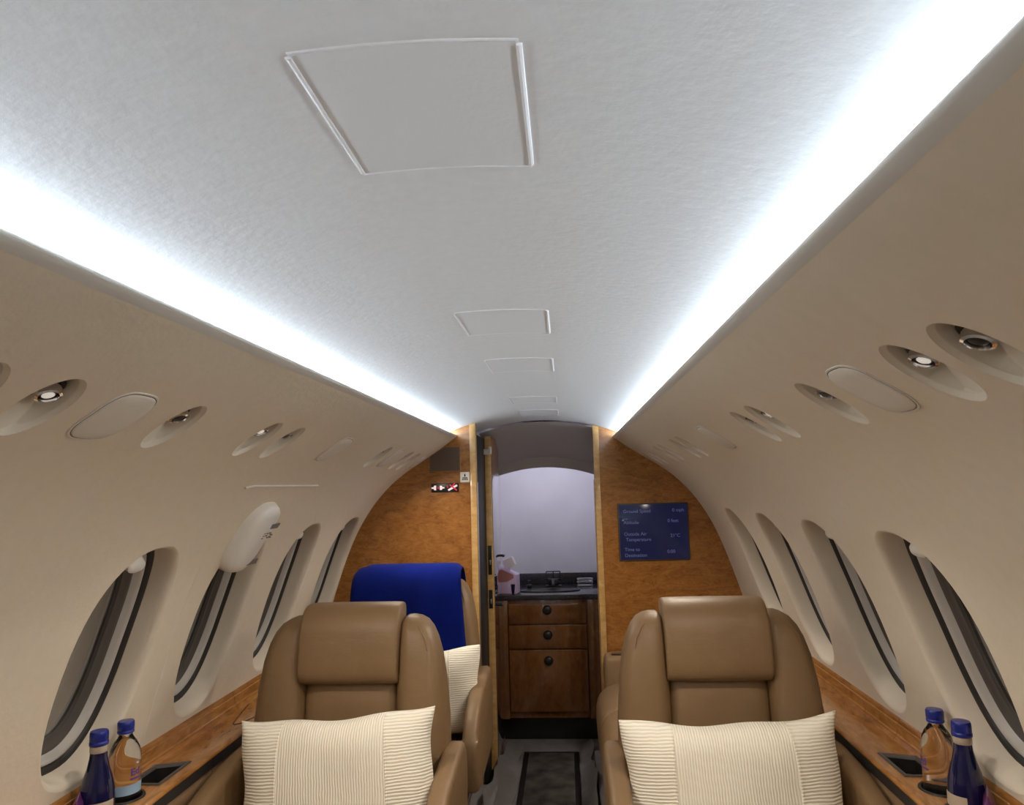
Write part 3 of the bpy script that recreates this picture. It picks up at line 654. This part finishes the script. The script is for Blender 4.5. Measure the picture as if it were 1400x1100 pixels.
# ------------------------------------------------------------------ bottles
def wraptext(s, size, r, mat, parent, zc, ang0):
    o = textmesh('brand_text', s, size, mat, parent, 'LEFT', .0002, .0006)
    for v in o.data.vertices:
        a = ang0 + v.co.x / r; rr = r + .0006 + v.co.z; z = zc + v.co.y
        v.co = Vector((rr * cos(a), rr * sin(a), z))
    return o
def clear_bottle(loc, rz, label, low=True):
    t = empty('water_bottle', loc, rz, label, 'bottle'); t.scale = (1.02, 1.02, .93)
    mesh('glass_body', *latheg([(.004, .003), (.022, .0005), (.0305, .003), (.0325, .010), (.0325, .108), (.0318, .120), (.0285, .135), (.0225, .149), (.0165, .158), (.0140, .164), (.0138, .176), (.004, .1765)], n=48), 'glass', t, 70)
    mesh('cap', *latheg([(.0165, .1690), (.0172, .1705), (.0172, .1745), (.0162, .1755), (.0162, .1770), (.0172, .1780), (.0172, .1930), (.0155, .1965), (.004, .1970)], n=40), 'blue_cap', t, 50)
    ring = [[Vector((r * cos(a), r * sin(a), z)) for a in [-2.2 + 2.6 * i / 24 for i in range(25)]] for r, z in ((.0328, .036), (.0331, .036), (.0331, .058), (.0328, .058))]
    if low: mesh('lower_label', *loft(ring, False, False), 'label_blue', t, 60)
    wraptext('Ed', .022, .0328, 'purple', t, .078, -1.20)
    ring = [[Vector((r * cos(a), r * sin(a), z)) for a in [-1.20 + .8 * i / 12 for i in range(13)]] for r, z in ((.0327, .068), (.0330, .068), (.0330, .072), (.0327, .072))]
    mesh('print_line', *loft(ring, False, False), 'purple', t, 60)
    return t
def blue_bottle(loc, rz, label):
    t = empty('blue_bottle', loc, rz, label, 'bottle'); t.scale = (1.0, 1.0, .95)
    mesh('glass_body', *latheg([(.004, .003), (.024, .0005), (.0330, .003), (.0345, .010), (.0345, .062), (.0325, .082), (.0275, .104), (.0215, .124), (.0172, .145), (.0160, .160), (.0155, .166), (.004, .167)], n=48), 'blue_glass', t, 70)
    mesh('neck_band', *latheg([(.0164, .157), (.0170, .158), (.0172, .171), (.0166, .172), (.004, .1725)], n=40), 'neck', t, 60)
    mesh('cap', *latheg([(.0176, .1715), (.0186, .1725), (.0186, .1790), (.0176, .1800), (.0176, .1815), (.0182, .1825), (.0178, .1885), (.0182, .1895), (.0178, .1985), (.0165, .2015), (.004, .2020)], n=40), 'blue_cap', t, 50)
    ring = [[Vector((r * cos(a), r * sin(a), z)) for a in [-1.9 + 1.5 * i / 20 for i in range(21)]] for r, z in ((.0347, .034), (.0351, .034), (.0351, .060), (.0347, .060))]
    mesh('front_label', *loft(ring, False, False), 'label_cream', t, 60)
    return t
zb = .6405
clear_bottle((-.882, 1.635, zb), R(30), 'clear water bottle with blue cap on the ledge under the blanketed seat side windows')
clear_bottle((.882, 1.685, zb), R(-128), 'clear water bottle with blue cap on the ledge by the divan side windows', False)
blue_bottle((-.882, 1.540, zb), R(25), 'cobalt blue glass bottle on the ledge under the blanketed seat side windows')
blue_bottle((.882, 1.578, zb), R(-95), 'cobalt blue glass bottle on the ledge by the divan side windows')
def packet(loc, rz, label):
    t = MB(); t.add(*loft([sering((0, 0, z), (1, 0, 0), (0, 1, 0), hx, hy, .7, 24) for z, hx, hy in ((0, .030, .004), (.010, .030, .010), (.030, .031, .012), (.045, .030, .009), (.056, .030, .003), (.060, .031, .0012))]))
    o = t.build('snack_packet', 'packet', None, 60); o.location = loc; o.rotation_euler = (R(-4), 0, rz); return tag(o, label, 'packet')
packet((-.893, 1.488, .6605), R(-62), 'shiny purple packet standing beside the blue bottle on the blanketed seat side ledge')
packet((.897, 1.524, .6605), R(62), 'shiny purple packet standing beside the blue bottle on the divan side ledge')

# ------------------------------------------------------------------ seats
def rec(z): return .125 * max(0, z - .45)
def bolster(sx):
    rows = [(.36, .128, .268, -.030, .13), (.45, .128, .268, -.036, .13), (.58, .128, .268, -.042, .125), (.70, .127, .265, -.043, .12), (.79, .127, .257, -.042, .115), (.86, .128, .246, -.038, .11), (.905, .129, .233, -.030, .104), (.933, .131, .220, -.020, .098), (.952, .134, .205, -.006, .090), (.962, .140, .188, .012, .078), (.967, .148, .174, .028, .062)]
    return loft([sering((sx * (a + b) / 2, (c + d) / 2 + rec(z), z), (1, 0, 0), (0, 1, 0), (b - a) / 2, (d - c) / 2, .62, 32) for z, a, b, c, d in rows])
def roll(hw, zc, hh, hd, yc):
    rings = []
    for x, k in ((-hw, .90), (-hw + .002, .955), (-hw + .008, .985), (-hw + .03, 1), (-hw / 2, 1.005), (0, 1.01), (hw / 2, 1.005), (hw - .03, 1), (hw - .008, .985), (hw - .002, .955), (hw, .90)):
        rg_ = sering((x, yc + rec(zc), zc), (0, 1, 0), (0, 0, 1), hd * k, hh * (k * .5 + .5), .62, 36)
        for p in rg_: p.y += .19 * (p.z - zc) + .9 * max(0, p.z - zc - .03) ** 2 * 4
        rings.append(rg_)
    return loft(rings)
def panel(hw, z0, z1, yf, yb):
    rings = []
    for k in range(13):
        t = k / 12; z = z0 + (z1 - z0) * t; ed = min(1, (min(t, 1 - t) / .06 + .25)) ** .5
        rings.append(sering((0, (yf * ed + yb) / 2 + .0 + rec(z) + (1 - ed) * .006, z), (1, 0, 0), (0, 1, 0), hw, (yb - yf * ed) / 2, .42, 32))
    return loft(rings)
def armrest(sx, cx=.282):
    # tall padded slab, rounded front and back, in the (y, z) plane
    out = [(.10, .40), (.115, .55), (.110, .605), (.085, .634), (.04, .642), (-.06, .638), (-.16, .626), (-.25, .606), (-.32, .578), (-.375, .538), (-.405, .49), (-.412, .44), (-.395, .38), (-.36, .345), (-.2, .34), (.06, .35)]
    P = catmull(out + out[:1], 5)[:-1]; c = Vector((sum(p.x for p in P) / len(P), sum(p.y for p in P) / len(P)))
    rings = []
    for x, k in ((-.027, .022), (-.0255, .013), (-.021, .005), (-.013, .001), (0, -.001), (.013, .001), (.021, .005), (.0255, .013), (.027, .022)):
        rings.append([Vector((sx * cx + x, p.x - math.copysign(min(k, abs(p.x - c.x)), p.x - c.x), p.y - math.copysign(min(k, abs(p.y - c.y)), p.y - c.y))) for p in P])
    return loft(rings)
def seat(name, loc, label):
    t = empty(name, loc, 0, label, 'seat')
    for sx in (-1, 1):
        b = mesh('bolster', *bolster(sx), 'leather', t, 70)
        q = MB(); q.add(*tubeg([(sx * .150, .030 + rec(.96), .9645), (sx * .168, .006 + rec(.95), .957), (sx * .192, -.014 + rec(.93), .940), (sx * .210, -.026 + rec(.90), .912), (sx * .216, -.030 + rec(.88), .885)], .0016, 6)); q.build('bolster_seam', 'leather', b)
    mesh('back_cushion', *panel(.1295, .36, .803, -.012, .10), 'leather', t, 60)
    h = mesh('headrest', *roll(.136, .901, .102, .060, .010), 'leather', t, 70)
    mesh('back_shell', *loft([sering((0, .115 + rec(z), z), (1, 0, 0), (0, 1, 0), hw, .055, .35, 32) for z, hw in ((.34, .235), (.6, .238), (.8, .232), (.88, .215), (.925, .19), (.935, .17))]), 'leather', t, 60)
    for sx in (-1, 1):
        a = mesh('armrest', *armrest(sx), 'leather', t, 60)
    mesh('seat_cushion', *loft([sering((0, y, .382), (1, 0, 0), (0, 0, 1), .252 * k, .070 * k, .45, 32) for y, k in ((.02, .9), (0, .98), (-.1, 1), (-.3, 1), (-.44, 1), (-.49, .93), (-.51, .78))]), 'leather', t, 60)
    box('pedestal', (0, -.18, .115), (.40, .44, .23), 'leather_dark', t, .02)
    box('wood_skirt', (0, -.18, .275), (.50, .50, .085), 'cabinet', t, .012)
    return t
SX = .482
s1 = seat('cabin_seat', (-SX - .006, 1.985, .10 - .10), 'tan leather seat with cream pillow, in front of the blue-blanketed seat')
def place(src, loc, label):
    c = copy_tree(src); c.location = loc; c['label'] = label; return c
FZ = .10
# the seat is modelled from floor level 0: its feet reach the raised side floor
for ob in [c for c in s1.children if c.name.startswith('pedestal')]:
    for v in ob.data.vertices:
        if v.co.z < .1: v.co.z += FZ + .0005
s2 = place(s1, (SX + .016, 1.985, 0), 'tan leather seat with cream pillow, in front of the wall screen')
s3 = place(s1, (-SX - .02, 2.815, 0), 'tan leather seat draped with a royal blue blanket, against the wood bulkhead')

# pillows
def pillow(loc, roll_deg, lean, label, seed=0, wdt=.468, hgt=.30, thk=.125, sagv=0.0):
    t = empty('pillow', loc, 0, label, 'pillow'); t.rotation_euler = (R(lean), R(-roll_deg), 0)
    HW, HH, T = wdt / 2, hgt / 2, thk / 2
    rnd = random.Random(seed); ph = [rnd.uniform(0, 6) for _ in range(4)]
    def P(u, v, sgn):
        cu = 1 - .055 * (1 - v * v) * abs(u) ** 3; cv = 1 - .10 * (1 - u * u) * abs(v) ** 3
        x = HW * u * cu; z = HH * v * cv
        if v > 0: z -= sagv * (1 - u * u) * v
        th = T * ((1 - u ** 4) ** .62) * ((1 - v ** 4) ** .62)
        th *= 1 + .05 * sin(5 * u + ph[0]) * sin(4 * v + ph[1])
        z += .0035 * sin(7 * u + ph[2]) * abs(v) ** 4; x += .003 * sin(6 * v + ph[3]) * abs(u) ** 4
        return Vector((x, sgn * (th + .0012), z))
    bend = lambda v, c: c + .05 * (1 - v * v) * (1 if c > 0 else -1) * .6
    def part(name, ua, ub, mat):
        NU, NV = 26, 34; v = []; f = []
        for sgn in (-1, 1):
            for j in range(NV + 1):
                vv_ = -1 + 2 * j / NV; a, b = (ua(vv_), ub(vv_))
                for i_ in range(NU + 1): v.append(P(a + (b - a) * i_ / NU, vv_, sgn))
        n = NU + 1; mm = n * (NV + 1)
        for j in range(NV):
            for i_ in range(NU):
                q = [j * n + i_, j * n + i_ + 1, (j + 1) * n + i_ + 1, (j + 1) * n + i_]; f.append(q); f.append([k + mm for k in q][::-1])
            for i_ in (0, NU): f.append([j * n + i_, (j + 1) * n + i_, (j + 1) * n + i_ + mm, j * n + i_ + mm])
        for i_ in range(NU):
            for j in (0, NV): f.append([j * n + i_, j * n + i_ + 1, j * n + i_ + 1 + mm, j * n + i_ + mm])
        return mesh(name, v, f, mat, t, 60)
    l = lambda v: bend(v, -.50) - .02; r = lambda v: bend(v, .52)
    part('side_panel', lambda v: -1, l, 'pillow_h'); part('centre_panel', l, r, 'pillow_v'); part('side_panel', r, lambda v: 1, 'pillow_h')
    for g in (l, r):
        q = MB(); q.add(*tubeg([P(g(-.95 + 1.9 * k / 20), -.95 + 1.9 * k / 20, -1) + Vector((0, -.0005, 0)) for k in range(21)], .0022, 6)); q.build('piping', 'pillow_h', t)
    return t
pillow((-.466, 1.842, .612), 4.0, -10, 'cream ribbed pillow on the seat in front of the blue-blanketed seat', 1, .495, .32)
pillow((.484, 1.838, .600), 1.6, -10, 'cream ribbed pillow on the seat in front of the wall screen', 2, .515, .32, .125, .004)
pillow((-.436, 2.672, .600), 2.0, -10, 'cream ribbed pillow under the blue blanket on the rear seat', 3, .46, .30)

# blanket folded over the rear seat back
def blanket():
    o = Vector((-.505, 2.85, 1.004)); t = []
    NX = 30; path = [(-.075, -.42), (-.086, -.30), (-.076, -.20), (-.062, -.12), (-.048, -.06), (-.030, -.02), (-.004, .002), (.030, .010), (.070, .004), (.105, -.03), (.128, -.09), (.135, -.17), (.134, -.28)]
    P = catmull(path, 5); rings = []
    for i_ in range(NX + 1):
        u = i_ / NX; th = .014; x = -.212 + .420 * u
        ring = []
        for sgn in (0, 1):
            seq = P if sgn == 0 else P[::-1]
            for k, p in enumerate(seq):
                kk = k if sgn == 0 else len(P) - 1 - k
                a, b = P[max(0, kk - 1)], P[min(len(P) - 1, kk + 1)]; d = (b - a).normalized(); nr = Vector((-d.y, d.x))
                rp_ = min(1, min(u, 1 - u) / .035) ** .5
                q = p + nr * ((th * (.25 + .75 * rp_)) if sgn == 0 else 0.0)
                wob = .004 * sin(9 * u + p.y * 11) + .003 * sin(21 * u - p.y * 16)
                fl_ = max(0, -p.y) 
                ring.append(Vector((x + .09 * fl_ * (u if p.x < 0.05 else .3) + .01 * fl_ * (u - .5), q.x + wob * (1 if p.x < .03 else -1) * .7, q.y - .018 * max(0, (.16 - u)) / .16 - .006 * max(0, (u - .9)) / .1)) )
        rings.append(ring)
    b = mesh('blanket', *loft(rings), 'blanket', None, 80); b.location = o
    return tag(b, 'royal blue blanket folded over the back of the rear tan seat', 'blanket')
blanket()

# ------------------------------------------------------------------ side-facing divan behind the right seat
dv = empty('divan', (0, 0, FZ), 0, 'tan leather divan beside the aisle under the wall screen', 'sofa')
def dcush(y0, y1):
    rows = [(y0, .90), (y0 + .004, .95), (y0 + .018, .985), (y0 + .05, 1), ((y0 + y1) / 2, 1.01), (y1 - .05, 1), (y1 - .018, .985), (y1 - .004, .95), (y1, .90)]
    return loft([sering((.445, y, .205), (1, 0, 0), (0, 0, 1), .232 * (k * .6 + .4), .145 * (k * .6 + .4), .62, 36) for y, k in rows])
for a, b in ((2.27, 2.655), (2.655, 3.035), (3.035, 3.395)): mesh('seat_cushion', *dcush(a, b), 'leather', dv, 70)
box('base', (.50, 2.84, .033), (.48, 1.12, .065), 'leather_dark', dv, .01)
mesh('backrest', *loft([sering((x, 2.84, z), (0, 1, 0), (1, 0, 0), .55, hd, .3, 40) for z, x, hd in ((.28, .705, .055), (.34, .71, .065), (.5, .725, .065), (.60, .735, .06), (.64, .74, .045), (.65, .745, .02))]), 'leather', dv, 60)
am = mesh('arm', *loft([sering((.52, 3.468, z), (1, 0, 0), (0, 1, 0), .262 * k, .070 * k, .35, 40) for z, k in ((.0, .97), (.02, 1), (.38, 1), (.425, .985), (.44, .96), (.446, .9))]), 'leather_dark', dv, 50)
box('arm_slot', (.345, 3.455, .4465), (.10, .03, .003), 'black', am, .001)
